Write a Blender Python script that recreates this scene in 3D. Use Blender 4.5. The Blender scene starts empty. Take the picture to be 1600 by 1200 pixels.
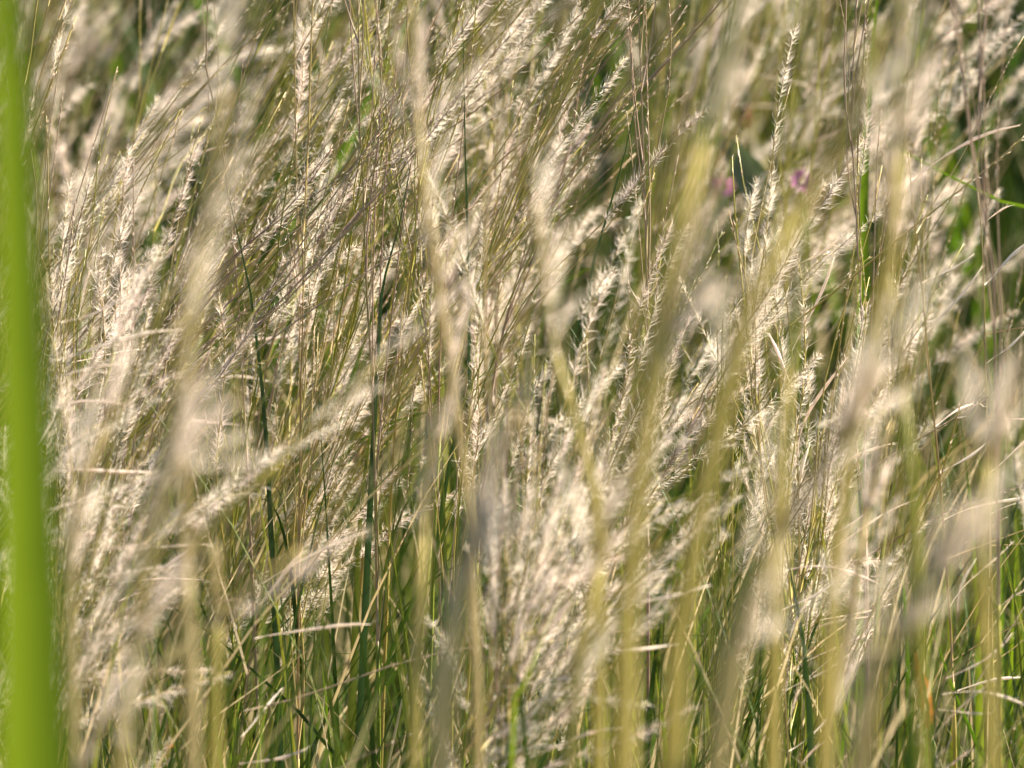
import bpy, math, random
import numpy as np
from mathutils import Vector, Matrix

random.seed(7)
rng = np.random.default_rng(7)
SEED = 47
S = bpy.context.scene
COL = S.collection
R = math.radians

# ------------------------------------------------------------------ camera, world, sun, exposure
CAM = np.array([0.0, 0.0, 1.30]); PITCH = R(10.0); LENS = 270.0; FOCUS = 5.0
cam = bpy.data.cameras.new("camera"); cam.lens = LENS; cam.sensor_width = 36.0
cam.clip_start = 0.05; cam.clip_end = 500.0
cam.dof.use_dof = True; cam.dof.focus_distance = FOCUS; cam.dof.aperture_fstop = 8.5
co = bpy.data.objects.new("camera", cam); co.location = CAM; co.rotation_euler = (R(90) - PITCH, 0, 0)
COL.objects.link(co); S.camera = co

SUN_ELEV, SUN_AZ = R(43), R(58)          # azimuth measured from +Y (view) towards +X (right of the view)
w = bpy.data.worlds.new("World"); S.world = w; w.use_nodes = True
nt = w.node_tree
sky = nt.nodes.new("ShaderNodeTexSky"); sky.sky_type = 'NISHITA'; sky.sun_disc = False
sky.sun_elevation = SUN_ELEV; sky.sun_rotation = SUN_AZ
bg = nt.nodes["Background"]; bg.inputs[1].default_value = 0.05
nt.links.new(sky.outputs[0], bg.inputs[0])
sun = bpy.data.lights.new("sun", 'SUN'); sun.energy = 5.0; sun.angle = R(0.53); sun.color = (1.0, 0.90, 0.69)
so = bpy.data.objects.new("sun", sun); COL.objects.link(so)
sd = Vector((math.sin(SUN_AZ) * math.cos(SUN_ELEV), math.cos(SUN_AZ) * math.cos(SUN_ELEV), math.sin(SUN_ELEV)))
so.rotation_euler = sd.to_track_quat('Z', 'Y').to_euler()
S.view_settings.view_transform = 'Standard'; S.view_settings.look = 'None'
S.view_settings.exposure = 2.14; S.view_settings.gamma = 1.0; S.view_settings.use_curve_mapping = False
S.cycles.use_denoising = True
S.cycles.max_bounces = 4; S.cycles.diffuse_bounces = 1; S.cycles.glossy_bounces = 2; S.cycles.transmission_bounces = 4
S.cycles.caustics_reflective = False; S.cycles.caustics_refractive = False

# ------------------------------------------------------------------ materials
def mat_plant(name, ramp, transl=0.35, rough=0.5, spec=0.35, noise=60.0, stretch=0.06, amount=0.3):
    """ramp: list of (pos, colour); each thing / part gets its own place on the ramp"""
    m = bpy.data.materials.new(name); m.use_nodes = True
    t = m.node_tree; t.nodes.clear(); N = t.nodes.new; L = t.links.new
    out = N("ShaderNodeOutputMaterial")
    oi = N("ShaderNodeObjectInfo"); at = N("ShaderNodeAttribute"); at.attribute_name = "vrand"
    ad = N("ShaderNodeMath"); ad.operation = 'ADD'; L(oi.outputs['Random'], ad.inputs[0]); L(at.outputs['Fac'], ad.inputs[1])
    fr = N("ShaderNodeMath"); fr.operation = 'FRACT'; L(ad.outputs[0], fr.inputs[0])
    tc = N("ShaderNodeTexCoord"); mp = N("ShaderNodeMapping"); mp.inputs['Scale'].default_value = (1, 1, stretch)
    L(tc.outputs['Object'], mp.inputs[0])
    nz = N("ShaderNodeTexNoise"); nz.noise_dimensions = '4D'; nz.inputs['Scale'].default_value = noise; nz.inputs['Detail'].default_value = 2
    L(mp.outputs[0], nz.inputs['Vector']); L(fr.outputs[0], nz.inputs['W'])
    mr = N("ShaderNodeMapRange"); mr.inputs[3].default_value = -amount; mr.inputs[4].default_value = amount
    L(nz.outputs['Fac'], mr.inputs[0])
    a2 = N("ShaderNodeMath"); a2.operation = 'ADD'; a2.use_clamp = True
    L(fr.outputs[0], a2.inputs[0]); L(mr.outputs[0], a2.inputs[1])
    cr = N("ShaderNodeValToRGB"); el = cr.color_ramp.elements
    while len(el) < len(ramp): el.new(0.5)
    for e, (p, c) in zip(el, ramp): e.position = p; e.color = (*c, 1)
    L(a2.outputs[0], cr.inputs[0])
    pb = N("ShaderNodeBsdfPrincipled"); pb.inputs['Roughness'].default_value = rough
    pb.inputs['Specular IOR Level'].default_value = spec
    L(cr.outputs[0], pb.inputs['Base Color'])
    tr = N("ShaderNodeBsdfTranslucent"); L(cr.outputs[0], tr.inputs['Color'])
    mx = N("ShaderNodeMixShader"); mx.inputs[0].default_value = transl
    L(pb.outputs[0], mx.inputs[1]); L(tr.outputs[0], mx.inputs[2]); L(mx.outputs[0], out.inputs[0])
    return m

M_OLIVE = mat_plant("olive_stalk", [(0, (.17, .20, .022)), (.35, (.33, .31, .045)), (.7, (.44, .36, .09)), (1, (.36, .28, .09))], .3, rough=.35)
M_GREEN = mat_plant("green_stalk", [(0, (.06, .12, .012)), (.5, (.17, .22, .02)), (1, (.31, .30, .035))], .25)
M_STRAW = mat_plant("straw_stalk", [(0, (.42, .34, .12)), (.5, (.50, .38, .17)), (1, (.38, .25, .12))], .25, rough=.35)
M_MAUVE = mat_plant("mauve_stalk", [(0, (.30, .19, .15)), (.5, (.40, .29, .22)), (1, (.33, .26, .12))], .3)
M_LEAF = mat_plant("grass_blade", [(0, (.022, .05, .006)), (.5, (.042, .08, .008)), (1, (.10, .12, .016))], .22, rough=.45, spec=.25)
M_SHADE = mat_plant('shade_painted_grass', [(0, (.014, .026, .006)), (.6, (.026, .045, .008)), (1, (.05, .07, .012))], .12, rough=.6, spec=.15)  # far leaves darkened in colour so gaps between stems look shaded
M_DRYLEAF = mat_plant("dry_blade", [(0, (.42, .32, .18)), (.5, (.50, .41, .26)), (1, (.34, .25, .12))], .4)
M_HAIR = mat_plant("silky_hair", [(0, (.90, .80, .70)), (.5, (.92, .80, .71)), (1, (.88, .72, .66))], .5, rough=.35, spec=.5)
M_CHAFF = mat_plant("pale_chaff", [(0, (.50, .38, .22)), (.5, (.58, .44, .33)), (1, (.40, .25, .20))], .4, rough=.4, spec=.5)
M_BRIGHT = mat_plant("fresh_blade", [(0, (.08, .165, .006)), (.5, (.11, .19, .007)), (1, (.18, .25, .010))], .45, rough=.4, amount=.45, noise=90, stretch=.03)
M_DARK = mat_plant("dark_blade", [(0, (.02, .05, .015)), (1, (.04, .08, .02))], .2, rough=.4)
M_GLAUC = mat_plant("grey_green_leaf", [(0, (.07, .10, .05)), (1, (.10, .13, .06))], .25, rough=.45)
M_PINK = mat_plant("pink_petal", [(0, (.42, .12, .27)), (1, (.50, .20, .38))], .45)
M_RED = mat_plant("dark_red_bud", [(0, (.16, .02, .03)), (1, (.22, .03, .05))], .1)
M_YEL = mat_plant("flower_centre", [(0, (.55, .33, .06)), (1, (.5, .3, .08))], .1)
M_ORANGE = mat_plant("orange_leaf", [(0, (.45, .13, .03)), (1, (.50, .18, .04))], .4)
M_NEAR_O = mat_plant('pale_olive_sheath', [(0, (.47, .41, .13)), (1, (.58, .49, .20))], .5, amount=.2)
M_NEAR_S = mat_plant('pale_straw_sheath', [(0, (.50, .42, .21)), (1, (.57, .46, .26))], .45, amount=.2)
M_NEAR_G = mat_plant('green_sheath', [(0, (.26, .28, .05)), (1, (.36, .34, .08))], .45, amount=.2)
MATS = dict(shade=M_SHADE, near_olive=M_NEAR_O, near_straw=M_NEAR_S, near_green=M_NEAR_G, olive=M_OLIVE, green=M_GREEN, straw=M_STRAW, mauve=M_MAUVE, leaf=M_LEAF, dry=M_DRYLEAF, hair=M_HAIR, chaff=M_CHAFF,
            bright=M_BRIGHT, dark=M_DARK, glauc=M_GLAUC, pink=M_PINK, red=M_RED, yel=M_YEL, orange=M_ORANGE)

def mat_ground():
    m = bpy.data.materials.new("dark_soil"); m.use_nodes = True
    t = m.node_tree; N = t.nodes.new; L = t.links.new
    pb = t.nodes["Principled BSDF"]; pb.inputs['Roughness'].default_value = 1.0; pb.inputs['Specular IOR Level'].default_value = 0.0
    n1 = N("ShaderNodeTexNoise"); n1.inputs['Scale'].default_value = 18; n1.inputs['Detail'].default_value = 8
    cr = N("ShaderNodeValToRGB"); el = cr.color_ramp.elements
    el[0].position = .35; el[0].color = (.025, .02, .012, 1); el[1].position = .7; el[1].color = (.09, .07, .04, 1)
    e = el.new(.52); e.color = (.035, .045, .015, 1)
    tc = N("ShaderNodeTexCoord"); L(tc.outputs['Object'], n1.inputs['Vector'])
    L(n1.outputs['Fac'], cr.inputs[0]); L(cr.outputs[0], pb.inputs['Base Color'])
    bp = N("ShaderNodeBump"); bp.inputs['Strength'].default_value = .6; bp.inputs['Distance'].default_value = .03
    L(n1.outputs['Fac'], bp.inputs['Height']); L(bp.outputs[0], pb.inputs['Normal'])
    return m
M_SOIL = mat_ground()

# ------------------------------------------------------------------ mesh helpers: a piece is (verts, tris, material index) arrays
def piece(V, T, mi=0):
    V = np.asarray(V, float); T = np.asarray(T, np.int64)
    return V, T, np.full(len(T), mi, np.int64)

def join(ps):
    Vs, Ts, Ms, n = [], [], [], 0
    for V, T, M in ps:
        Vs.append(V); Ts.append(T + n); Ms.append(M); n += len(V)
    return np.concatenate(Vs), np.concatenate(Ts), np.concatenate(Ms)

def make_mesh(name, p, mats, vrand=None, smooth=True):
    V, T, M = p
    me = bpy.data.meshes.new(name)
    me.vertices.add(len(V)); me.vertices.foreach_set("co", V.astype(np.float32).ravel())
    me.loops.add(len(T) * 3); me.loops.foreach_set("vertex_index", T.astype(np.int32).ravel())
    me.polygons.add(len(T)); me.polygons.foreach_set("loop_start", np.arange(0, len(T) * 3, 3, dtype=np.int32))
    try: me.polygons.foreach_set("loop_total", np.full(len(T), 3, np.int32))
    except Exception: pass
    for m in mats: me.materials.append(MATS[m] if isinstance(m, str) else m)
    me.polygons.foreach_set("material_index", M.astype(np.int32))
    me.polygons.foreach_set("use_smooth", np.full(len(T), smooth))
    if vrand is not None:
        a = me.attributes.new("vrand", 'FLOAT', 'POINT'); a.data.foreach_set("value", vrand.astype(np.float32))
    me.update(calc_edges=True); me.validate()
    return me

def frames(P):
    P = np.asarray(P, float)
    T = np.gradient(P, axis=0); T /= np.linalg.norm(T, axis=1)[:, None] + 1e-12
    ref = np.array([0.0, 1.0, 0.0]) if abs(T[0, 1]) < .9 else np.array([1.0, 0, 0])
    A = np.cross(T, ref); A /= np.linalg.norm(A, axis=1)[:, None] + 1e-12
    return T, A, np.cross(T, A)

def tube(P, rad, k=5, mi=0):
    P = np.asarray(P, float); n = len(P); T, A, B = frames(P)
    rad = np.broadcast_to(np.asarray(rad, float), (n,))
    a = np.arange(k) * 2 * math.pi / k
    V = P[:, None, :] + rad[:, None, None] * (np.cos(a)[None, :, None] * A[:, None, :] + np.sin(a)[None, :, None] * B[:, None, :])
    V = V.reshape(-1, 3); F = []
    for i in range(n - 1):
        for j in range(k):
            a0, a1 = i * k + j, i * k + (j + 1) % k
            F += [(a0, a1, a1 + k), (a0, a1 + k, a0 + k)]
    for e in (0, (n - 1) * k):
        F += [(e, e + j, e + j + 1) for j in range(1, k - 1)]
    return piece(V, F, mi)

def ribbon(P, wid, fold=.35, side=None, mi=0):
    """a grass blade: keeled strip of varying width along P"""
    P = np.asarray(P, float); n = len(P); T, A, B = frames(P)
    if side is not None:
        A = np.asarray(side, float) - T * (T @ np.asarray(side, float))[:, None]; A /= np.linalg.norm(A, axis=1)[:, None]; B = np.cross(T, A)
    wid = np.broadcast_to(np.asarray(wid, float), (n,))[:, None]
    V = np.stack([P - A * wid / 2 + B * wid * fold / 2, P, P + A * wid / 2 + B * wid * fold / 2], 1).reshape(-1, 3); F = []
    for i in range(n - 1):
        for j in range(2):
            q = i * 3 + j; F += [(q, q + 1, q + 4), (q, q + 4, q + 3)]
    return piece(V, F, mi)

def spline(pts, n):
    pts = np.asarray(pts, float)
    if len(pts) == 2: return pts[0] + (pts[1] - pts[0]) * np.linspace(0, 1, n)[:, None]
    Q = np.vstack([2 * pts[0] - pts[1], pts, 2 * pts[-1] - pts[-2]])
    seg = np.linalg.norm(np.diff(pts, axis=0), axis=1); cum = np.r_[0, np.cumsum(seg)]
    out = []
    for s in np.linspace(0, cum[-1], n):
        i = min(len(seg) - 1, int(np.searchsorted(cum, s, 'right') - 1)); t = (s - cum[i]) / seg[i]
        p0, p1, p2, p3 = Q[i:i + 4]
        out.append(.5 * (2 * p1 + (p2 - p0) * t + (2 * p0 - 5 * p1 + 4 * p2 - p3) * t * t + (3 * p1 - p0 - 3 * p2 + p3) * t ** 3))
    return np.array(out)

# ------------------------------------------------------------------ seed spikes: stalk + chaff + silky hair, along +Z, comb side towards +X
def spike(r, L, bare, nsp, nh, hlen, hw, bend, spread, k=4, seg=8):
    t = np.linspace(0, 1, seg + 1)
    P = np.stack([bend * L * t ** 2, .02 * L * np.sin(t * 7 + r.random() * 6) , L * t * (1 - .25 * abs(bend) * t)], 1)
    P[:, 1] -= P[0, 1]
    ps = [tube(P, np.linspace(.00055, .0003, seg + 1), k, 0)]
    T, A, B = frames(P)
    V, F, M = [], [], []
    def at_s(sv):
        q = np.array([np.interp(sv, t, P[:, c]) for c in range(3)]); tv = np.array([np.interp(sv, t, T[:, c]) for c in range(3)])
        tv /= np.linalg.norm(tv)
        ph = r.normal(0, .8) + (math.pi if r.random() < .15 else 0)
        sx = np.array([math.cos(ph), math.sin(ph), 0]); sx -= tv * (sx @ tv); sx /= np.linalg.norm(sx)
        return q, tv, sx, np.cross(tv, sx)
    for i in range(int(nsp * .7)):                    # the little chaffy florets: slim 4-sided lenses
        q, tv, sx, sy = at_s(bare + (1 - bare) * r.random())
        d = tv * .95 + sx * r.uniform(.05, .4); d /= np.linalg.norm(d)
        l = .0046 * r.uniform(.6, 1.3); wv = .00034
        n0 = len(V)
        V += [q, q + d * l * .45 + sy * wv, q + d * l * .45 - sy * wv, q + d * l * .45 + sx * wv * 1.2, q + d * l]
        F += [(n0, n0 + 1, n0 + 3), (n0, n0 + 3, n0 + 2), (n0 + 4, n0 + 3, n0 + 1), (n0 + 4, n0 + 2, n0 + 3), (n0, n0 + 2, n0 + 1), (n0 + 4, n0 + 1, n0 + 2)]
        M += [1] * 6
    patch = r.random(4) * 6
    for i in range(nsp * nh):                          # silky hairs, thicker in some stretches than in others
        s = bare + (1 - bare) * r.random()
        dens = .5 + .5 * math.sin(s * 11 + patch[0]) * math.sin(s * 23 + patch[1])
        if r.random() > .16 + 1.5 * max(0, dens - .28): continue
        q, tv, sx, sy = at_s(s)
        env = .5 + .5 * math.sin(math.pi * min(1, max(0, (s - bare) / (1 - bare))) ** .7)
        dv = tv * (.7 + r.normal(0, .33)) + sx * (spread * (.25 + 1.0 * r.random())) + sy * r.normal(0, .4)
        dv /= np.linalg.norm(dv); hl = hlen * env * r.uniform(.5, 1.25)
        wd = np.cross(dv, r.normal(0, 1, 3)); wd /= np.linalg.norm(wd)
        mid = q + dv * hl * .55; tip = q + dv * hl * .95 + tv * hl * r.uniform(-.1, .5) + sy * hl * r.normal(0, .18)
        n0 = len(V)
        V += [q - wd * hw / 2, q + wd * hw / 2, mid + wd * hw * .4, mid - wd * hw * .4, tip]
        F += [(n0, n0 + 1, n0 + 2), (n0, n0 + 2, n0 + 3), (n0 + 3, n0 + 2, n0 + 4)]; M += [2] * 3
    ps.append((np.array(V), np.array(F), np.array(M)))
    return join(ps)

def white_spike(r, L, bend):
    """short dry spike with a slim pale husk at its end"""
    t = np.linspace(0, 1, 9)
    P = np.stack([bend * L * t ** 2, .03 * L * np.sin(t * 5 + r.random() * 6), L * t], 1); P[:, 1] -= P[0, 1]
    w_ = np.interp(t, [0, .3, .45, .7, .9, 1], [.0005, .0006, .0013, .0019, .0010, .0003]) * (.8 + .5 * r.random())
    body = tube(P, w_ * .5, 5, 2)
    V, F, M = [], [], []
    for h in range(34):
        s = .3 + .7 * r.random(); q = np.array([np.interp(s, t, P[:, c]) for c in range(3)])
        dv = np.array([r.normal(0, .35), r.normal(0, .35), .9]); dv /= np.linalg.norm(dv); wd = np.cross(dv, r.normal(0, 1, 3)); wd /= np.linalg.norm(wd)
        hl = .004 + .004 * r.random(); n0 = len(V)
        V += [q - wd * .0001, q + wd * .0001, q + dv * hl]; F += [(n0, n0 + 1, n0 + 2)]; M += [2]
    return join([body, (np.array(V), np.array(F), np.array(M))])

VAR, VARM, LOW = {}, {}, {}
def reg(kind, fn, n, lowfn):
    VAR[kind] = [fn(i) for i in range(n)]; LOW[kind] = [lowfn(i) for i in range(max(2, n // 2))]
_r = np.random.default_rng(3)
reg('thin', lambda i: spike(_r, .17 + .015 * i, .45, 24, 1, .0050, .00034, _r.uniform(-.05, .14), .35), 6,
    lambda i: spike(_r, .18, .4, 10, 3, .006, .0006, .06, .4, 3, 4))
reg('feather', lambda i: spike(_r, .12 + .012 * i, .38, 32, 17, .0100, .00023, _r.uniform(-.04, .2), .95), 7,
    lambda i: spike(_r, .13, .3, 13, 7, .009, .0008, .1, .95, 3, 4))
reg('fluff', lambda i: spike(_r, .075 + .008 * i, .2, 28, 20, .0110, .00025, _r.uniform(.05, .35), 1.1), 5,
    lambda i: spike(_r, .085, .2, 12, 8, .010, .0009, .2, 1.1, 3, 4))
reg('white', lambda i: white_spike(_r, .045 + .009 * i, _r.uniform(-.15, .45)), 5, lambda i: white_spike(_r, .05, .2))
SPIKE_AX = ['olive', 'mauve', 'straw']
for kind, lst in VAR.items():
    for ax in SPIKE_AX:
        VARM[kind, ax] = [make_mesh("seed_spike", p, [ax, 'chaff', 'hair']) for p in lst]

# ------------------------------------------------------------------ a grass stem with its seed head, as data
def look(dirv, comb):
    z = np.asarray(dirv, float); z /= np.linalg.norm(z)
    x = np.asarray(comb, float); x = x - z * (x @ z)
    if np.linalg.norm(x) < 1e-4: x = np.array([0, 1.0, 0]) - z * z[1]
    x /= np.linalg.norm(x); y = np.cross(z, x)
    return np.stack([x, y, z], 1)

STYLE = {  # kinds and chances, angle to the stem (deg), wind pull towards +X, length scale
    'plume': (('feather', .30, 'thin', .70), 9, .10, 1.0),
    'fluffy': (('feather', .45, 'fluff', .55), 24, .25, 1.0),
    'bundle': (('thin', .85, 'feather', .15), 6, .03, 1.05),
    'flag': (('white', .74, 'fluff', .08, 'thin', .18), 34, 1.2, .9),
    'nearfluff': (('fluff', .35, 'feather', .15, 'thin', .5), 6, .04, .72),
    'nearbundle': (('thin', .78, 'fluff', .16, 'feather', .06), 5, .0, .8),
    'bushy': (('feather', .5, 'fluff', .3, 'thin', .2), 14, .12, 1.0),
}
def plant(r, P, rad, style, nsp, head, axis, stemcol, leaves=1, scale=1.0, comb_side=None, near=False):
    """P: stem points from the ground up, relative to its base"""
    n = len(P); T, A, B = frames(P); t = np.linspace(0, 1, n)
    cut = min(n - 3, max(2, int(round(n * (1 - (head if not near else head * .12))))))
    rr = np.linspace(rad, rad * (.6 if near else .35), n); nodes = np.zeros(n); nodes[[i for i in range(3, cut, 4)]] = .35
    d = dict(stem=tube(P[:cut + 1], (rr * (1 + nodes))[:cut + 1], 6), head=tube(P[cut:], rr[cut:] * .85, 5), leaves=[], spikes=[], axis=axis, stemcol=stemcol)
    kinds, ang, wind, ls = STYLE[style]
    names, pr = list(kinds[::2]), np.array(kinds[1::2]); pr = pr / pr.sum()
    for i in range(nsp):
        s = 1 - head * (1 - (i + .6 * r.random()) / nsp)
        s = min(.995, s)
        q = np.array([np.interp(s, t, P[:, c]) for c in range(3)]); tv = np.array([np.interp(s, t, T[:, c]) for c in range(3)])
        ph = r.uniform(0, 2 * math.pi)
        a_ = np.array([math.cos(ph), math.sin(ph), 0.0]); a_ -= tv * (tv @ a_)
        th = R(max(2, r.normal(ang, ang * .35)))
        dv = tv * math.cos(th) + a_ * math.sin(th) + np.array([wind * r.uniform(.1, 1.5), r.normal(0, .05 + .25 * wind), wind * r.normal(-.12, .22)])
        k = str(r.choice(names, p=pr))
        comb = np.array([r.normal(.6 if comb_side is None else comb_side, .5), r.normal(0, .5), r.normal(0, .3)])
        d['spikes'].append((k, int(r.integers(0, 100)), q, look(dv, comb), ls * scale * r.uniform(.75, 1.2)))
    for i in range(leaves):
        s = r.uniform(.12, .5); q = np.array([np.interp(s, t, P[:, c]) for c in range(3)])
        tv = np.array([np.interp(s, t, T[:, c]) for c in range(3)])
        az = r.uniform(0, 2 * math.pi); L = r.uniform(.14, .30); u = np.linspace(0, 1, 9)[:, None]
        out = np.array([math.cos(az) + .5, math.sin(az), 0])
        Q = q + tv * L * u * (1 - .25 * u) + out * L * (.12 * u + .3 * r.uniform(.1, 1) * u ** 2.2) - np.array([0, 0, 1]) * L * .22 * u ** 3
        d['leaves'].append(ribbon(Q, np.interp(np.linspace(0, 1, 9), [0, .25, 1], [.7, 1, .06]) * r.uniform(.0018, .0034)))
    return d

def tag(o, label=None, cat=None, group=None, kind=None):
    if label: o["label"] = label
    if cat: o["category"] = cat
    if group: o["group"] = group
    if kind: o["kind"] = kind
    return o

def link(name, me, parent=None, mw=None):
    o = bpy.data.objects.new(name, me); COL.objects.link(o)
    if parent is not None: o.parent = parent
    if mw is not None: o.matrix_basis = mw
    return o

def realise(d, base, label, group, leafmat='leaf'):
    root = bpy.data.objects.new("grass_stalk", None); root.empty_display_size = .02; COL.objects.link(root); root.location = base
    tag(root, label, "grass stem", group)
    link("stem", make_mesh("stem", d['stem'], [d['stemcol']]), root)
    hd = link("seed_head", make_mesh("seed_head", d['head'], [d['axis']]), root)
    for lf in d['leaves']:
        link("leaf", make_mesh("leaf", lf, [leafmat]), root)
    for k, vi, q, Rm, s in d['spikes']:
        ms = VARM[k, d['axis']]
        M = Matrix.Identity(4)
        for a in range(3):
            for b in range(3): M[a][b] = Rm[a, b] * s
            M[a][3] = q[a]
        link("seed_spike", ms[vi % len(ms)], hd, M)
    return root

STUFF_M = ['olive', 'green', 'straw', 'mauve', 'leaf', 'chaff', 'hair', 'dry']
def merged(d, src=None):
    ps = []
    def add(p, idx):
        ps.append((p[0], p[1], np.array(idx)[p[2]]))
    add(d['stem'], [STUFF_M.index(d['stemcol'])]); add(d['head'], [STUFF_M.index(d['axis'])])
    for lf in d['leaves']: add(lf, [4])
    for k, vi, q, Rm, s in d['spikes']:
        V, T, M = (src or LOW)[k][vi % len((src or LOW)[k])]
        add((V @ Rm.T * s + q, T, M), [STUFF_M.index(d['axis']), 5, 6])
    return join(ps)

def grow(r, h, lean, sway=.0, n=13, yl=0.0, power=1.5):
    t = np.linspace(0, 1, n)
    k = r.normal(0, .012)
    return np.stack([lean * t ** power + k * np.sin(t * 5), yl * t ** 1.6 + r.normal(0, .01) * np.sin(t * 4), h * t - .18 * abs(lean) * t ** 3], 1)

# ------------------------------------------------------------------ ground
gV = [(-200, -60, 0), (200, -60, 0), (200, 340, 0), (-200, 340, 0)]
link("ground", make_mesh("ground", piece(gV, [(0, 1, 2), (0, 2, 3)]), [M_SOIL], smooth=False))["kind"] = "structure"

# ------------------------------------------------------------------ placing: a photo point on the upright plane at distance Y
def at(px, py, Y):
    a = (px - 800) / 1600 * 36 / LENS; b = (600 - py) / 1600 * 36 / LENS
    f = np.array([0, math.cos(PITCH), -math.sin(PITCH)]); u = np.array([0, math.sin(PITCH), math.cos(PITCH)])
    rdir = f + np.array([a, 0, 0]) + u * b
    return CAM + rdir * (Y / rdir[1])

def traced(pts, Y, n=18):
    """pts listed from the top down; returns the base on the ground and the stem points from the ground up"""
    W = [at(x, y, Y) for x, y in pts][::-1]
    d = W[0] - W[1]; d = d / max(.05, -d[2]) ; z0 = W[0][2]
    foot = W[0] + np.array([d[0] * .5, .01, -1.0]) * z0
    foot[2] = 0
    P = spline([foot] + W, n)
    return foot, P - foot

# ------------------------------------------------------------------ traced stems: (label, points top-down, Y, radius mm, style, spikes, head share, axis, stem colour, leaves, scale)
SOFT = "tall soft out of focus stems close to the lens"
SHARP = "sharp seed grass stems in the middle of the stand"
H = []
def hero(label, pts, Y, rad, style, nsp, headtop, axis, stem, leaves=1, scale=1.0, group=SOFT, comb=None):
    H.append((label, pts, Y, rad, style, nsp, headtop, axis, stem, leaves, scale, group, comb))

# --- close and blurred
hero("blurred tan stem with a pale drooping head beside the broad green blade", [(352,140),(312,400),(282,600),(262,720),(232,850),(212,1020),(192,1200)], 3.35, 3.0, 'bushy', 14, .55, 'mauve', 'straw', 0)
hero("short blurred straw stem rising upright from the lower edge, thicker one of a close pair", [(280,700),(287,800),(296,1000),(302,1200)], 3.5, 3.2, 'bundle', 4, .3, 'straw', 'straw', 0)
hero("short blurred greenish straw stem, thinner one of a close pair near the lower edge", [(334,850),(340,950),(336,1200)], 3.6, 2.6, 'bundle', 3, .25, 'straw', 'olive', 0)
hero("thick blurred tan stem with a big grey head low in the middle", [(812,640),(780,720),(745,820),(715,930),(698,1040),(690,1200)], 3.2, 5.0, 'fluffy', 11, .45, 'straw', 'straw', 0, .9)
hero("thin blurred yellow green stem just beside the thick tan stem low in the middle", [(680,640),(664,800),(656,950),(648,1200)], 3.7, 2.6, 'bundle', 4, .35, 'olive', 'olive', 0)
hero("blurred beaded straw stem kinked in the centre of the picture", [(835,320),(848,430),(868,560),(900,660),(930,780),(938,950),(936,1200)], 3.75, 2.4, 'bundle', 9, .5, 'straw', 'olive', 0)
hero("tall blurred olive stem crossing the whole picture with pinkish fluff on its upper half", [(1185,-120),(1122,130),(1080,280),(1050,430),(1020,610),(1000,760),(985,920),(975,1200)], 3.25, 4.2, 'bushy', 13, .5, 'olive', 'olive', 0, .8)
hero("tall blurred olive tan stem bending in an S beside the purple flower", [(1375,40),(1338,170),(1305,270),(1235,345),(1170,480),(1130,640),(1092,820),(1070,960),(1050,1200)], 3.3, 4.2, 'bundle', 8, .35, 'olive', 'olive', 0, .8)
hero("tall blurred stem with a pinkish head beside the yellow green blade at the top", [(1408,-60),(1402,120),(1400,340),(1372,500),(1340,640),(1312,820),(1300,1000),(1290,1200)], 3.5, 3.4, 'bushy', 14, .62, 'straw', 'olive', 0, .8)
hero("blurred tan stem leaning under a pale fluffy head low at the right edge", [(1510,800),(1470,880),(1425,960),(1385,1050),(1345,1200)], 3.2, 5.0, 'fluffy', 10, .4, 'straw', 'straw', 0, .9)
hero("wide blurred tan stem leaning strongly between two upright blurred stems", [(1372,580),(1330,650),(1235,815),(1180,910),(1150,1050),(1120,1200)], 3.15, 4.6, 'plume', 9, .45, 'straw', 'straw', 0, .9)
hero("blurred pale head nodding over the right edge above the leaning tan stem", [(1640,480),(1590,580),(1545,720),(1535,860),(1540,1010),(1552,1200)], 3.4, 3.0, 'bushy', 8, .5, 'straw', 'olive', 0, .8)
hero("upright blurred yellow green stem right of the bending olive stem", [(1262,340),(1244,470),(1228,640),(1218,800),(1208,1200)], 3.7, 2.8, 'bundle', 6, .45, 'olive', 'olive', 0)
hero("upright blurred olive green bar of a stem behind the fluffy lit head", [(1390,430),(1406,560),(1420,720),(1432,900),(1440,1200)], 3.7, 3.2, 'bundle', 5, .35, 'olive', 'green', 0)
hero("blurred stem with a long soft pale head from the top edge to the centre", [(640,-60),(650,150),(668,330),(692,500),(708,620),(730,760),(742,1000),(748,1200)], 3.9, 2.2, 'bushy', 13, .55, 'mauve', 'straw', 0, .8)
hero("blurred olive stem slanting low across the left third", [(600,560),(520,640),(405,755),(340,810),(240,960),(180,1200)], 3.9, 2.0, 'plume', 8, .5, 'olive', 'olive', 0)
hero("blurred grey tan plume slanting low beside the broad green blade", [(300,480),(190,620),(130,760),(110,900),(118,1200)], 3.7, 2.0, 'bushy', 9, .5, 'mauve', 'straw', 0, .9)
hero("blurred low plume slanting out from the lower left corner", [(470,860),(380,930),(255,1040),(160,1130),(110,1230)], 3.6, 2.4, 'plume', 9, .6, 'mauve', 'straw', 0)
hero("blurred straw stem fanning from the lower edge into the middle", [(1010,690),(960,800),(930,920),(905,1050),(890,1200)], 3.6, 2.6, 'bundle', 6, .4, 'straw', 'olive', 0)
hero("blurred lit fluffy head with a pinkish shaded side at lower right", [(1392,660),(1362,760),(1342,880),(1322,1000),(1300,1120),(1285,1230)], 4.15, 2.2, 'fluffy', 12, .62, 'mauve', 'straw', 0, .7, comb=1.2)

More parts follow.
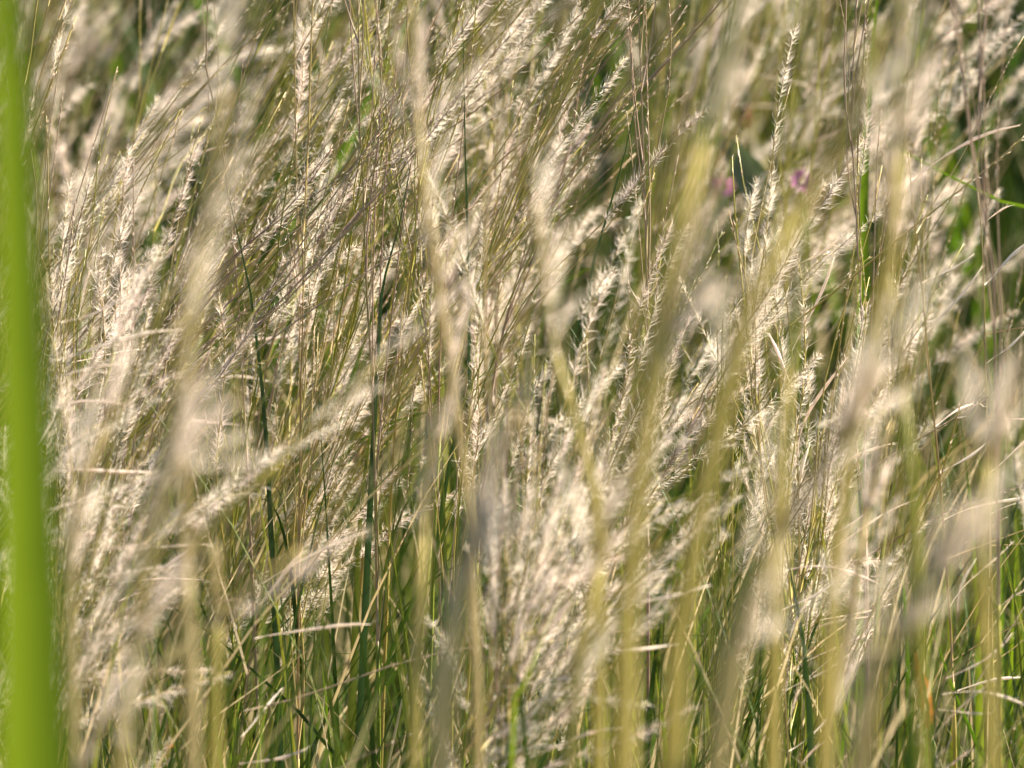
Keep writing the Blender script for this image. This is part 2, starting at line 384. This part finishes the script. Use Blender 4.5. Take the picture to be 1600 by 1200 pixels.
# --- sharp
hero("long straight bundle of olive, green and reddish stalks slanting across the left third", [(455,-60),(425,20),(404,70),(354,200),(304,322),(270,440),(236,562),(189,704),(165,800),(120,1000)], 4.75, 1.6, 'bundle', 12, .7, 'olive', 'green', 1, group=SHARP)
hero("upright sharp stem with a mauve bristly bundle near the top edge", [(556,-60),(561,60),(561,170),(568,300),(572,440),(583,640),(590,1000)], 4.9, 1.5, 'bundle', 13, .66, 'mauve', 'green', 1, group=SHARP)
hero("sharp yellow green stem leaning across the top centre", [(985,-110),(945,0),(884,128),(834,230),(766,400),(720,520),(690,660),(676,900)], 4.85, 1.7, 'plume', 9, .5, 'olive', 'green', 1, group=SHARP)
hero("sharp olive bundle running down from the top edge left of centre", [(735,-60),(719,10),(682,118),(662,230),(645,400),(628,560),(610,800)], 5.0, 1.4, 'bundle', 11, .6, 'olive', 'olive', 1, group=SHARP)
hero("sharp golden stem leaning beneath the top edge with a hairy side", [(860,-40),(824,10),(719,125),(680,220),(640,360),(600,560)], 5.1, 1.4, 'plume', 9, .55, 'olive', 'olive', 1, group=SHARP)
hero("thin dark upright stem with mauve bristles right of the top centre", [(996,-80),(999,40),(1002,140),(1005,220),(1010,400),(1012,700)], 5.0, 1.3, 'bundle', 11, .6, 'mauve', 'mauve', 1, group=SHARP)
hero("reddish brown twiggy stem standing clear against the dark gap", [(322,-70),(324,20),(320,84),(328,140),(340,190),(356,300),(380,600)], 5.0, 1.2, 'bundle', 9, .5, 'mauve', 'mauve', 0, .6, SHARP)
hero("green stem wrapped in curly cream fluff at the top left", [(455,-80),(459,10),(461,130),(463,263),(468,420),(470,700)], 5.05, 1.4, 'fluffy', 14, .6, 'straw', 'green', 1, .8, SHARP)
hero("broad mauve plume leaning at the left of the centre", [(560,330),(490,417),(405,505),(337,590),(280,660),(230,740),(195,860)], 4.85, 1.5, 'plume', 14, .62, 'mauve', 'olive', 1, group=SHARP)
hero("straw coloured upright bundle beside the mauve plume", [(470,330),(474,430),(472,540),(470,640),(468,800),(466,1000)], 4.9, 1.4, 'bundle', 12, .7, 'straw', 'straw', 1, group=SHARP)
hero("sharp plume with a thick comb of white hair at the top centre", [(960,60),(905,110),(850,215),(800,330),(740,470),(700,640)], 5.0, 1.3, 'plume', 12, .6, 'olive', 'olive', 0, group=SHARP, comb=1.0)
hero("grey mauve plume leaning in the middle under the comb of white hair", [(1010,130),(940,200),(880,290),(830,380),(790,500),(760,700)], 5.1, 1.3, 'plume', 13, .62, 'mauve', 'olive', 0, group=SHARP)
hero("silvery plume with long combed hair beside the mauve bristly bundle", [(690,140),(600,250),(530,330),(470,420),(430,520),(400,700)], 5.1, 1.3, 'plume', 14, .62, 'mauve', 'olive', 0, group=SHARP, comb=-.6)
hero("thin mauve upright stalk left of the beaded straw stem", [(655,330),(660,440),(672,590),(680,760),(690,1000)], 5.0, 1.1, 'bundle', 7, .6, 'mauve', 'mauve', 1, group=SHARP)
hero("gold and red double stem with level white husks near the right edge", [(1420,240),(1428,340),(1440,440),(1451,568),(1468,740),(1480,900),(1490,1100)], 4.8, 1.4, 'flag', 12, .62, 'straw', 'olive', 0, group=SHARP)
hero("upright gold stem with white husks at the right edge", [(1528,300),(1536,400),(1540,570),(1545,760),(1550,1000)], 5.0, 1.3, 'flag', 10, .6, 'straw', 'olive', 0, group=SHARP)
hero("olive bundle standing upright in the upper right corner", [(1535,-100),(1532,20),(1530,150),(1532,260),(1549,400),(1556,600)], 4.6, 1.5, 'bundle', 12, .6, 'mauve', 'olive', 0, group=SHARP)
hero("mauve upright head between the purple flower and the yellow green blade", [(1340,-60),(1337,40),(1330,170),(1336,300),(1342,420),(1350,640)], 4.9, 1.3, 'bundle', 12, .6, 'mauve', 'mauve', 1, group=SHARP)
hero("creamy fluffy plume in the upper right with curled white spikes", [(1480,0),(1440,90),(1420,190),(1400,320),(1390,520)], 5.4, 1.3, 'fluffy', 13, .6, 'straw', 'olive', 0, group=SHARP)
hero("olive plume with sparkling hair low in the centre", [(960,790),(900,850),(850,930),(800,1020),(760,1110),(735,1220)], 4.55, 1.4, 'fluffy', 13, .65, 'olive', 'olive', 0, group=SHARP, comb=-.4)
hero("slanting olive plume with a white combed edge left of the dark central gap", [(860,420),(800,500),(760,590),(735,660),(720,760),(710,960)], 4.85, 1.3, 'plume', 11, .62, 'olive', 'olive', 0, group=SHARP, comb=-.6)
hero("gold stem low at the right with wispy pinkish husks blown level", [(1225,840),(1222,960),(1225,1050),(1232,1180),(1236,1260)], 4.7, 1.2, 'flag', 9, .6, 'straw', 'olive', 0, group=SHARP)
hero("stem with pinkish white wisps in the lower right corner", [(1500,930),(1490,1010),(1470,1090),(1450,1200)], 4.6, 1.2, 'flag', 14, .7, 'mauve', 'green', 0, .8, group=SHARP)
hero("stem with fanned white husks blown level at the lower left", [(190,830),(176,920),(160,1010),(150,1120),(146,1230)], 4.6, 1.2, 'flag', 13, .7, 'straw', 'olive', 0, group=SHARP)
hero("stem with level straw husks under the slanting olive stem low on the left", [(420,860),(405,940),(392,1020),(380,1120),(372,1230)], 4.6, 1.2, 'flag', 12, .7, 'mauve', 'olive', 0, group=SHARP)
hero("fine stalks blown level from an upright stem right of centre", [(1215,380),(1228,460),(1238,560),(1246,700),(1250,960)], 4.9, 1.2, 'flag', 11, .6, 'straw', 'olive', 0, 1.3, group=SHARP)

BACK = "soft plumes beyond the sharp stems"
for lab, pts in [("soft pale plume leaning at the top left beside the broad blade", [(150,-30),(112,60),(85,160),(60,290),(40,480)]),
                 ("soft feathery plume with lit tips at the top left below the dark gap", [(310,110),(255,160),(190,240),(130,330),(80,470)]),
                 ("soft grey plume upright at the top left in front of the dark gap", [(262,-60),(236,40),(205,130),(182,240),(160,420)]),
                 ("soft loose plume leaning left of the long straight bundle", [(260,220),(200,270),(140,350),(90,440),(60,560)]),
                 ("soft cream plume curling in the upper right corner", [(1570,90),(1520,140),(1480,220),(1450,330),(1430,480)]),
                 ("soft creamy head at the top beside the yellow green blade", [(1520,20),(1470,40),(1435,100),(1418,190),(1400,330)])]:
    hero(lab, pts, 5.75, 1.3, 'fluffy', 11, .6, 'mauve' if 'grey' in lab else 'straw', 'olive', 0, 1.0, BACK)
BLOBS = {  # soft pale tufts seen out of focus on the near stems
    'pale drooping head': [(268, 680, 9), (312, 730, 9), (238, 760, 6), (215, 985, 7)],
    'big grey head': [(775, 755, 8), (760, 860, 7)],
    'crossing the whole picture': [(1088, 420, 11), (1150, 100, 6)],
    'pinkish head beside': [(1404, 170, 8), (1408, 290, 7), (1360, 600, 8)],
    'pale fluffy head low at the right': [(1488, 865, 14), (1455, 920, 9)],
    'soft pale head from the top': [(655, 200, 7), (700, 500, 6), (688, 420, 6)],
    'kinked in the centre': [(846, 420, 6), (868, 500, 5)],
    'nodding over': [(1575, 590, 8), (1520, 690, 7)],
    'lit fluffy head with': [(1350, 780, 10), (1345, 870, 10), (1325, 950, 8)],
    'leaning strongly': [(1325, 650, 8), (1185, 1000, 8)],
    'grey tan plume slanting': [(170, 590, 8), (135, 690, 8)],
}
for hi, (label, pts, Y, rad, style, nsp, headtop, axis, stem, leaves, scale, group, comb) in enumerate(H):
    rng = np.random.default_rng(1000 + hi)
    if Y < 4.3:                                    # the nearest ones are thick with sheaths and appressed stalks
        axis = 'straw' if axis == 'mauve' else axis
        nsp = int(nsp * (.7 if style in ('fluffy', 'bushy') else .9)); style = 'nearfluff' if style in ('fluffy', 'bushy') else 'nearbundle'
        headtop *= .75; rad *= 1.15; Y += .05 if Y < 3.9 else 0
    base, P = traced(pts, Y, 20)
    d = plant(rng, P, rad / 1000, style, nsp, headtop, axis, 'near_' + stem if Y < 4.3 else stem, leaves, scale, comb, Y < 4.3)
    for key, spots in BLOBS.items():
        if key in label:
            for bx, by, cnt in spots:
                q = at(bx, by, Y) - base
                a = P[np.argmin(np.abs(P[:, 2] - (q[2] - .022)))]
                for k in range(int(cnt * .65)):
                    tgt = q + rng.normal(0, .007, 3) + [0, 0, .014]
                    d['spikes'].append(('fluff', int(rng.integers(0, 100)), a + (tgt - a) * .05, look(tgt - a, [1, rng.normal(0, .6), .1]), rng.uniform(.42, .6)))
    realise(d, base, label, group)

# ------------------------------------------------------------------ the rest of the stand, one object per stem
def project(p):
    q = np.asarray(p) - CAM
    f = np.array([0, math.cos(PITCH), -math.sin(PITCH)]); u = np.array([0, math.sin(PITCH), math.cos(PITCH)])
    z = q @ f
    return 800 + q[0] / z * LENS / 36 * 1600, 600 - (q @ u) / z * LENS / 36 * 1600

LOOKS = {'plume': 'feathery plume', 'fluffy': 'cream fluffy head', 'bundle': 'narrow bristly head', 'flag': 'white wind blown husks', 'bushy': 'bushy pale head'}
def rand_params(r, px, Y):
    right = px > 1150
    style = str(r.choice(['plume', 'bundle', 'fluffy', 'flag', 'bushy'], p=[.42, .24, .12, .10, .12] if not right else [.27, .31, .12, .17, .13]))
    h = r.uniform(.46, .80) * (.95 if px > 1250 else 1)
    lean = (r.normal(.23, .07) if r.random() < .82 else r.normal(.03, .07)) if not right else r.normal(.07, .06)
    axis = str(r.choice(SPIKE_AX, p=[.60, .15, .25])); stem = str(r.choice(['olive', 'green', 'straw', 'mauve'], p=[.42, .46, .08, .04]))
    return style, h, lean, axis, stem
rng = np.random.default_rng(SEED)
CLUMP = [(rng.uniform(-1, 1), 4.98 + 2.2 * rng.random() ** 1.3, rng.normal(0, .05)) for _ in range(34)] + [(rng.uniform(-1, 1), rng.uniform(4.45, 4.9), rng.normal(0, .05)) for _ in range(11)]
GAPS = [(1366, 60, 26, 100), (1545, 50, 45, 60), (222, 50, 75, 95), (300, 235, 50, 50), (110, 215, 40, 50), (110, 230, 45, 60), (370, 640, 45, 60), (1160, 290, 40, 50), (890, 490, 40, 90), (620, 455, 40, 45), (660, 960, 45, 90), (1560, 940, 60, 130),
        (1330, 880, 45, 60), (1440, 1120, 60, 80), (880, 740, 45, 70), (1290, 620, 40, 70), (860, 250, 40, 45), (1480, 250, 60, 70), (1500, 620, 60, 110), (240, 960, 50, 70), (1070, 1000, 40, 90), (520, 1060, 60, 90)]
def in_gap(W, chance=1.0):
    for p in W:
        if p[1] < 4.3: return False
        x, y = project(p)
        for gx, gy, a, b in GAPS:
            if ((x - gx) / a) ** 2 + ((y - gy) / b) ** 2 < 1.2: return rng.random() < chance
    return False
N_FILL = 205; FILL = []
made = 0
while made < N_FILL:
    cu, cY, cl = CLUMP[int(rng.integers(len(CLUMP)))]
    Y = cY + rng.normal(0, .05); half = Y * .5 * 36 / LENS * 1.1
    x = cu * half + rng.normal(0, .022)
    tx = 800 + x / Y * LENS / 36 * 1600
    if tx > 1330 and rng.random() < .35: continue
    if tx < 330 and Y > 5.3 and rng.random() < .35: continue
    style, h, lean, axis, stem = rand_params(rng, tx, Y)
    lean = lean * h / .7 + cl
    if Y < 4.93: h = rng.uniform(.34, .56); lean *= .6
    elif rng.random() < .33: h *= .68; lean *= .8
    P = grow(rng, h, lean, yl=rng.normal(0, .05))
    base = np.array([x - lean * .6, Y, 0])
    cx, cy = project(base + P[-3])
    if in_gap(base + P): continue
    if not (-60 < cx < 1660 and -260 < cy < 1150): continue
    d = plant(rng, P, rng.uniform(.0008, .0014), style, int(rng.integers(7, 12)), rng.uniform(.36, .55), axis, stem, int(rng.integers(0, 3)), rng.uniform(.85, 1.1))
    col = "far left" if cx < 267 else "left" if cx < 533 else "centre left" if cx < 800 else "centre right" if cx < 1067 else "right" if cx < 1333 else "far right"
    row = "top" if cy < 250 else "upper middle" if cy < 520 else "lower middle" if cy < 820 else "bottom"
    dist = "near" if Y < 4.75 else "sharp" if Y < 5.5 else "soft"
    ln = "leaning" if lean > .17 else "upright"
    FILL.append((d, base, f"{dist} {ln} {stem} stem with {LOOKS[style]}, {row} {col} of the stand", cy))
    made += 1

by_label = {}
for d, base, label, cy in FILL: by_label.setdefault(label, []).append((cy, d, base))
for label, lst in by_label.items():
    lst.sort(key=lambda q: q[0])
    for i, (cy, d, base) in enumerate(lst):
        n = len(lst); l = label
        if n > 1: l = l.replace(" of the stand", "").replace(" stem with", ",") + ", " + ("reaching highest" if i == 0 else "reaching lowest" if i == n - 1 else "middle one of three" if n == 3 else ("second highest", "third highest", "fourth highest", "fifth highest", "sixth highest")[min(i - 1, 4)])
        realise(d, base, l, "thin seed grass stems filling the stand")

# ------------------------------------------------------------------ the many more stems behind and around, past counting
def mass(name, plants, places, mats):
    """places: (plant index, x, y, rotation, scale)"""
    Vs, Ts, Ms, Rs, n = [], [], [], [], 0
    for k, x, y, rz, s in places:
        V, T, M = plants[k]; c, sn = math.cos(rz), math.sin(rz)
        W = np.stack([V[:, 0] * c - V[:, 1] * sn, V[:, 0] * sn + V[:, 1] * c, V[:, 2]], 1) * s + np.array([x, y, 0])
        Vs.append(W); Ts.append(T + n); Ms.append(M); Rs.append(np.full(len(V), rng.random())); n += len(V)
    o = link(name, make_mesh(name, (np.concatenate(Vs), np.concatenate(Ts), np.concatenate(Ms)), mats, np.concatenate(Rs)))
    o["kind"] = "stuff"; return o

rng = np.random.default_rng(SEED + 100)
protos, PP = [], []
for i in range(18):
    style, h, lean, axis, stem = rand_params(rng, 600, 8)
    P = grow(rng, h, lean, n=9)
    PP.append(P); protos.append(merged(plant(rng, P, .0014, style, 8, .5, axis, stem, 1)))
places = []
for i in range(140):
    Y = 5.8 + 4.2 * rng.random() ** .9; half = Y * .09 * 1.45 + .2
    x = rng.uniform(-half, half); px = 800 + x / Y * 8889
    if (px < 400 or px > 1330) and rng.random() < .45: continue
    k, rz, sc = int(rng.integers(18)), rng.normal(0, .5), rng.uniform(.8, 1.1)
    W = PP[k] * sc * [math.cos(rz), 1, 1] + [x - .15, Y, 0]
    if in_gap(W, .97): continue
    places.append((k, x - .15, Y, rz, sc))
for i in range(120):                                   # beside the frame
    Y = rng.uniform(4.4, 6); x = rng.choice([-1, 1]) * rng.uniform(Y * .1, Y * .1 + .5)
    places.append((int(rng.integers(18)), x - .12, Y, rng.normal(0, .4), rng.uniform(.8, 1.1)))
tag(mass("distant_seed_grass", protos, places, STUFF_M), "soft hazy mass of more seed grass behind the sharp stems", "grass")

rng = np.random.default_rng(SEED + 200)
fine, FP = [], []
for i in range(16):
    lean = rng.normal(.2, .05) if i < 10 else rng.normal(.06, .04)
    ax = str(rng.choice(['olive', 'straw', 'green', 'mauve'], p=[.42, .16, .36, .06]))
    P = grow(rng, rng.uniform(.5, .8), lean, n=11); FP.append(P)
    d = plant(rng, P, rng.uniform(.0008, .0012), 'bundle', 6, .6, 'straw' if ax == 'straw' else 'olive', ax, 1)
    d['spikes'] = [q for q in d['spikes'] if q[0] == 'thin']
    fine.append(merged(d, VAR))
places = []
for cu, cY, cl in CLUMP + [(rng.uniform(-1.1, 1.1), rng.uniform(5.1, 6.8), 0) for _ in range(26)]:
    half = cY * .5 * 36 / LENS * 1.1; px = 800 + cu * 880
    for k in range(7):
        i = int(rng.integers(10)) if px < 1080 or rng.random() < .2 else int(rng.integers(10, 16))
        q = (i, cu * half - (.1 if i < 10 else .03) + rng.normal(0, .03), cY + rng.normal(0, .06), rng.normal(0, .3), rng.uniform(.72, 1.1) if cY > 4.93 else rng.uniform(.5, .65))
        if not in_gap(FP[i] * q[4] * [math.cos(q[3]), 1, 1] + [q[1], q[2], 0], .94): places.append(q)
tag(mass("fine_seed_grass", fine, places, STUFF_M), "countless fine golden olive stalks between the seed heads", "grass")

# green blades at the foot of the stand, one mass
rng = np.random.default_rng(5)
def blade_bank(r, n, hmin, hmax, wmin, wmax):
    out = []
    for i in range(n):
        h = r.uniform(hmin, hmax); az = r.uniform(0, 6.28); b = r.uniform(.05, .5); u = np.linspace(0, 1, 7)[:, None]
        dirv = np.array([math.cos(az) * b + .18, math.sin(az) * b, 0])
        Q = np.array([0, 0, 1.0]) * h * u * (1 - .18 * b * u * u) + dirv * h * u ** 1.8
        out.append(ribbon(Q, np.interp(np.linspace(0, 1, 7), [0, .3, 1], [.8, 1, .05]) * r.uniform(wmin, wmax)))
    return out
bank = blade_bank(rng, 24, .16, .48, .0018, .0042)
wide = blade_bank(rng, 10, .30, .62, .008, .016)
def m_of(p, mi): return p[0], p[1], np.full(len(p[1]), mi)
gb = [m_of(p, 0) for p in bank] + [m_of(p, 1) for p in bank[:8]] + [m_of(p, 2) for p in bank[8:14]]
places = []
for i in range(9000):
    Y = 4.1 + 9 * rng.random() ** 1.4; half = Y * .09 * 1.3 + .15
    places.append((int(rng.integers(len(gb))), rng.uniform(-half, half), Y, rng.uniform(0, 6.28) if rng.random() < .4 else rng.normal(0, .6), rng.uniform(.7, 1.2)))
tag(mass("grass", gb, places, ['leaf', 'dry', 'green']), "fine green and straw blades crowding the foot of the stand", "grass")
wb = [m_of(p, 0) for p in wide] + [m_of(p, 1) for p in wide[:1]]  # shade-coloured leaves, plus one brighter copy painted as if sunlit
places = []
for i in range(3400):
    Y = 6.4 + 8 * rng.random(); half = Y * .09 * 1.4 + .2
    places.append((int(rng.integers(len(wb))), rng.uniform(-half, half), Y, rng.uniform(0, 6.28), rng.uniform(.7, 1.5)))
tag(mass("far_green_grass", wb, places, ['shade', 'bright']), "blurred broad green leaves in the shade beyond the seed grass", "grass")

# ------------------------------------------------------------------ single blades and leaves
def blade(label, pts, Y, wid, mat, name="grass_leaf", cat="grass blade", group=None, taper=(1, 1, .08), fold=.3, n=16, side=None):
    base, P = traced(pts, Y, n)
    t = np.linspace(0, 1, n)
    root = bpy.data.objects.new(name, make_mesh(name, ribbon(P, np.interp(t, [0, .5, 1], taper) * wid / 1000, fold, side), [mat]))
    COL.objects.link(root); root.location = base
    return tag(root, label, cat, group)

BG = "single grass blades standing out in the stand"
blade("broad bright green blade blurred close at the left edge", [(-6,-160),(4,-80),(16,0),(27,300),(40,600),(50,900),(56,1230)], 2.75, 35, 'bright', group=BG, fold=.3, taper=(1.4, 1.0, .3), side=(1, .25, 0))
blade("yellow green blurred blade at the top edge right of centre", [(1376,-60),(1366,60),(1358,160),(1352,260),(1350,420),(1352,700)], 5.3, 12, 'bright', group=BG, side=(1, .3, 0))
blade("dark green blade upright at the left of the mauve plume", [(352,285),(362,330),(380,400),(391,455),(404,560),(420,760)], 4.95, 4, 'dark', group=BG)
blade("dark green blade upright beside the broad bright green blade", [(136,640),(128,720),(118,800),(106,890),(92,1020)], 4.75, 4.5, 'dark', group=BG)
blade("dark upright stalk blade near the top centre", [(723,40),(725,120),(726,200),(728,290),(732,450)], 4.95, 3.0, 'dark', group=BG)
blade("dark green blade leaning right of the top centre", [(998,140),(985,205),(965,280),(948,340),(932,400),(910,520)], 4.95, 4.2, 'dark', group=BG)
blade("dark blade curving beside the soft pale head at the centre left", [(642,255),(632,320),(618,370),(604,420),(590,560)], 4.9, 4.5, 'dark', group=BG)
blade("fresh green blade slanting in the lower right corner", [(1448,955),(1470,1020),(1490,1080),(1512,1130),(1536,1185),(1556,1240)], 4.75, 4.2, 'bright', group=BG)
blade("green leaf shining at the right edge", [(1556,860),(1566,905),(1580,950),(1590,1010),(1596,1100)], 5.8, 24, 'bright', group=BG, taper=(.6, 1, .1), side=(1, .3, 0))
blade("pair blade crossing low in the centre, dark one", [(760,900),(775,960),(790,1020),(805,1080),(820,1150)], 4.3, 5, 'leaf', group=BG)
blade("bright green blade crossing the dark one low in the centre", [(880,920),(855,980),(830,1040),(810,1100),(800,1180)], 4.2, 5, 'bright', group=BG)
blade("dark green blade inside the central gap", [(945,440),(930,470),(905,500),(888,560),(878,680)], 5.1, 5, 'dark', group=BG)
blade("long green blade upright low at the right behind the lit fluffy head", [(1222,830),(1240,920),(1255,1000),(1262,1090),(1268,1200)], 4.7, 6, 'dark', group=BG)
blade("dark shaded blade upright near the lower right corner", [(1420,980),(1418,1040),(1420,1110),(1424,1200)], 4.2, 9, 'leaf', group=BG)
blade("thick green stalk crossing the right edge at an angle", [(1390,225),(1450,258),(1500,283),(1550,308),(1620,345),(1700,420)], 5.2, 7, 'bright', group=BG)
for i, (x, y, dx, Y) in enumerate([(690,690,6,4.8), (1130,560,-40,5.0), (600,540,-30,5.0), (860,540,-30,5.1), (480,920,40,4.7), (545,880,30,4.7), (1050,860,-30,4.8), (620,900,24,4.7), (1500,640,20,5.2), (1580,700,10,5.2), (1450,620,24,5.3), (660,1010,-30,4.6), (1580,1010,-24,4.9), (990,1060,20,4.6)]):
    wh = ["green blade rising under the soft pale head", "green blade behind the bending olive stem", "green blade under the mauve bristly bundle", "green blade beside the dark central gap",
          "green blade low among the level straw husks", "green blade in the shade left of the thick tan stem", "green blade between the two tall olive stems", "green blade beside the thin yellow green stem low down",
          "green blade behind the gold and red double stem", "green blade at the right edge below the nodding head", "broad green blade shaded behind the white husks", "green blade leaning at the foot of the thick tan stem",
          "green blade near the lower right corner by the wisps", "green blade at the foot of the kinked straw stem"][i]
    blade(wh, [(x, y), (x + dx * .5, y + 90), (x + dx, y + 200), (x + dx * 1.4, y + 360)], Y, rng.uniform(3, 6), 'leaf' if i not in (8, 9, 10) else 'green', group=BG)

for i, (x, y, dx, Y) in enumerate([(1515,760,12,5.0), (1462,1020,-18,4.8), (1588,860,-10,5.1), (1405,840,14,5.0), (1250,900,10,4.9), (1330,1060,-22,4.8), (1545,560,14,5.2), (1020,1010,24,4.8), (740,1040,-20,4.8), (500,1010,18,4.9), (420,1090,-30,4.7), (100,960,14,4.9)]):
    wh = ["vivid green blade in the dark gap below the white husks", "vivid thin green blade among the lower right wisps", "vivid green blade at the right edge beside the shining leaf", "vivid green blade behind the leaning tan stem",
          "vivid thin blade beside the long dark upright blade", "vivid green blade left of the lower right wisps", "vivid green blade behind the gold stem at the right edge", "vivid thin blade low between two olive stems",
          "vivid blade at the foot of the thick tan stem", "vivid thin blade low among the slanting plumes", "vivid blade leaning at the bottom among level husks", "vivid thin blade beside the broad bright green blade"][i]
    blade(wh, [(x, y), (x + dx * .6, y + 100), (x + dx, y + 220), (x + dx * 1.3, y + 380)], Y, rng.uniform(3, 6), 'bright', group=BG)

# grey green curved leaf, orange leaf
def leaf_thing(name, label, pts, Y, wid, mat, cat, fold=.5, side=(1, .4, .6)):
    """stands on its own stalk that reaches the ground"""
    root = bpy.data.objects.new(name, None); COL.objects.link(root)
    W = np.array([at(x, y, Y) for x, y in pts]); foot = np.array([W[-1][0], W[-1][1] + .02, 0]); root.location = foot
    P = spline(W - foot, 16); t = np.linspace(0, 1, 16)
    link("leaf_blade", make_mesh("leaf_blade", ribbon(P, np.interp(t, [0, .4, .8, 1], [.1, 1, .8, .2]) * wid / 1000, fold, side), [mat]), root)
    link("stalk", make_mesh("stalk", tube(spline([W[-1] - foot, np.array([.01, .0, (W[-1][2]) * .5]), np.zeros(3)], 8), .0016), ['green']), root)
    return tag(root, label, cat)
leaf_thing("curved_leaf", "curved grey green leaf arching near the pink flower", [(1095,225),(1130,225),(1160,262),(1182,305),(1198,350),(1206,400)], 5.75, 26, 'glauc', "leaf")
leaf_thing("orange_leaf", "small orange leaf at the lower edge near the left", [(282,1148),(270,1158),(258,1168),(244,1176)], 4.9, 7, 'orange', "leaf")
leaf_thing("tan_leaf", "tan dry leaf slanting at the lower right", [(1428,1020),(1440,1070),(1448,1110),(1452,1140)], 4.55, 9, 'orange', "leaf", .3, (1, .2, 0))

def flower(label, px, py, Y, rad, tilt, petal='pink', npet=9):
    root = bpy.data.objects.new("flower", None); COL.objects.link(root)
    c = at(px, py, Y); foot = np.array([c[0] + .03, c[1] + .03, 0]); root.location = foot; q = c - foot
    link("stalk", make_mesh("stalk", tube(spline([np.zeros(3), q * [.4, .5, .55], q], 10), .0012), ['green']), root)
    Rm = np.array(Matrix.Rotation(tilt[1], 3, 'Y') @ Matrix.Rotation(tilt[0], 3, 'X'))
    pm = None
    for i in range(npet):
        a = i * 2 * math.pi / npet; u = np.linspace(0, 1, 6)[:, None]
        Q = np.array([math.cos(a), math.sin(a), 0]) * rad * u + np.array([0, 0, 1.0]) * rad * .25 * u ** 2
        link("petal", make_mesh("petal", ribbon(Q @ Rm.T + q, np.array([.4, .8, 1, .95, .7, .2]) * rad * .5, .2, Rm @ np.array([-math.sin(a), math.cos(a), 0])), [petal]), root)
    u = np.linspace(0, 1, 5)[:, None]
    link("flower_centre", make_mesh("flower_centre", tube(q + (Rm @ np.array([0, 0, 1.0])) * rad * .3 * u, np.array([.2, .26, .25, .18, .05]) * rad, 8), ['yel']), root)
    return tag(root, label, "flower", "small pink flowers half hidden in the grass")
flower("small pink flower half hidden below the curved grey green leaf", 1130, 291, 5.95, .009, (R(82), R(6)))
flower("small purple pink flower beside the bending olive stem", 1252, 284, 5.6, .010, (R(60), R(40)))
def bud(label, px, py, Y):
    root = bpy.data.objects.new("flower_bud", None); COL.objects.link(root)
    c = at(px, py, Y); foot = np.array([c[0] - .02, c[1] + .02, 0]); root.location = foot; q = c - foot
    link("stalk", make_mesh("stalk", tube(spline([np.zeros(3), q * [.5, .5, .5], q], 10), .0011), ['mauve']), root)
    u = np.linspace(0, 1, 7)[:, None]
    link("bud", make_mesh("bud", tube(q + np.array([.1, 0, 1.0]) * .018 * u, np.array([.25, .8, 1, .95, .7, .4, .08]) * .0046, 9), ['red']), root)
    return tag(root, label, "flower bud")
bud("dark red bud above the curved grey green leaf", 1164, 200, 5.9)
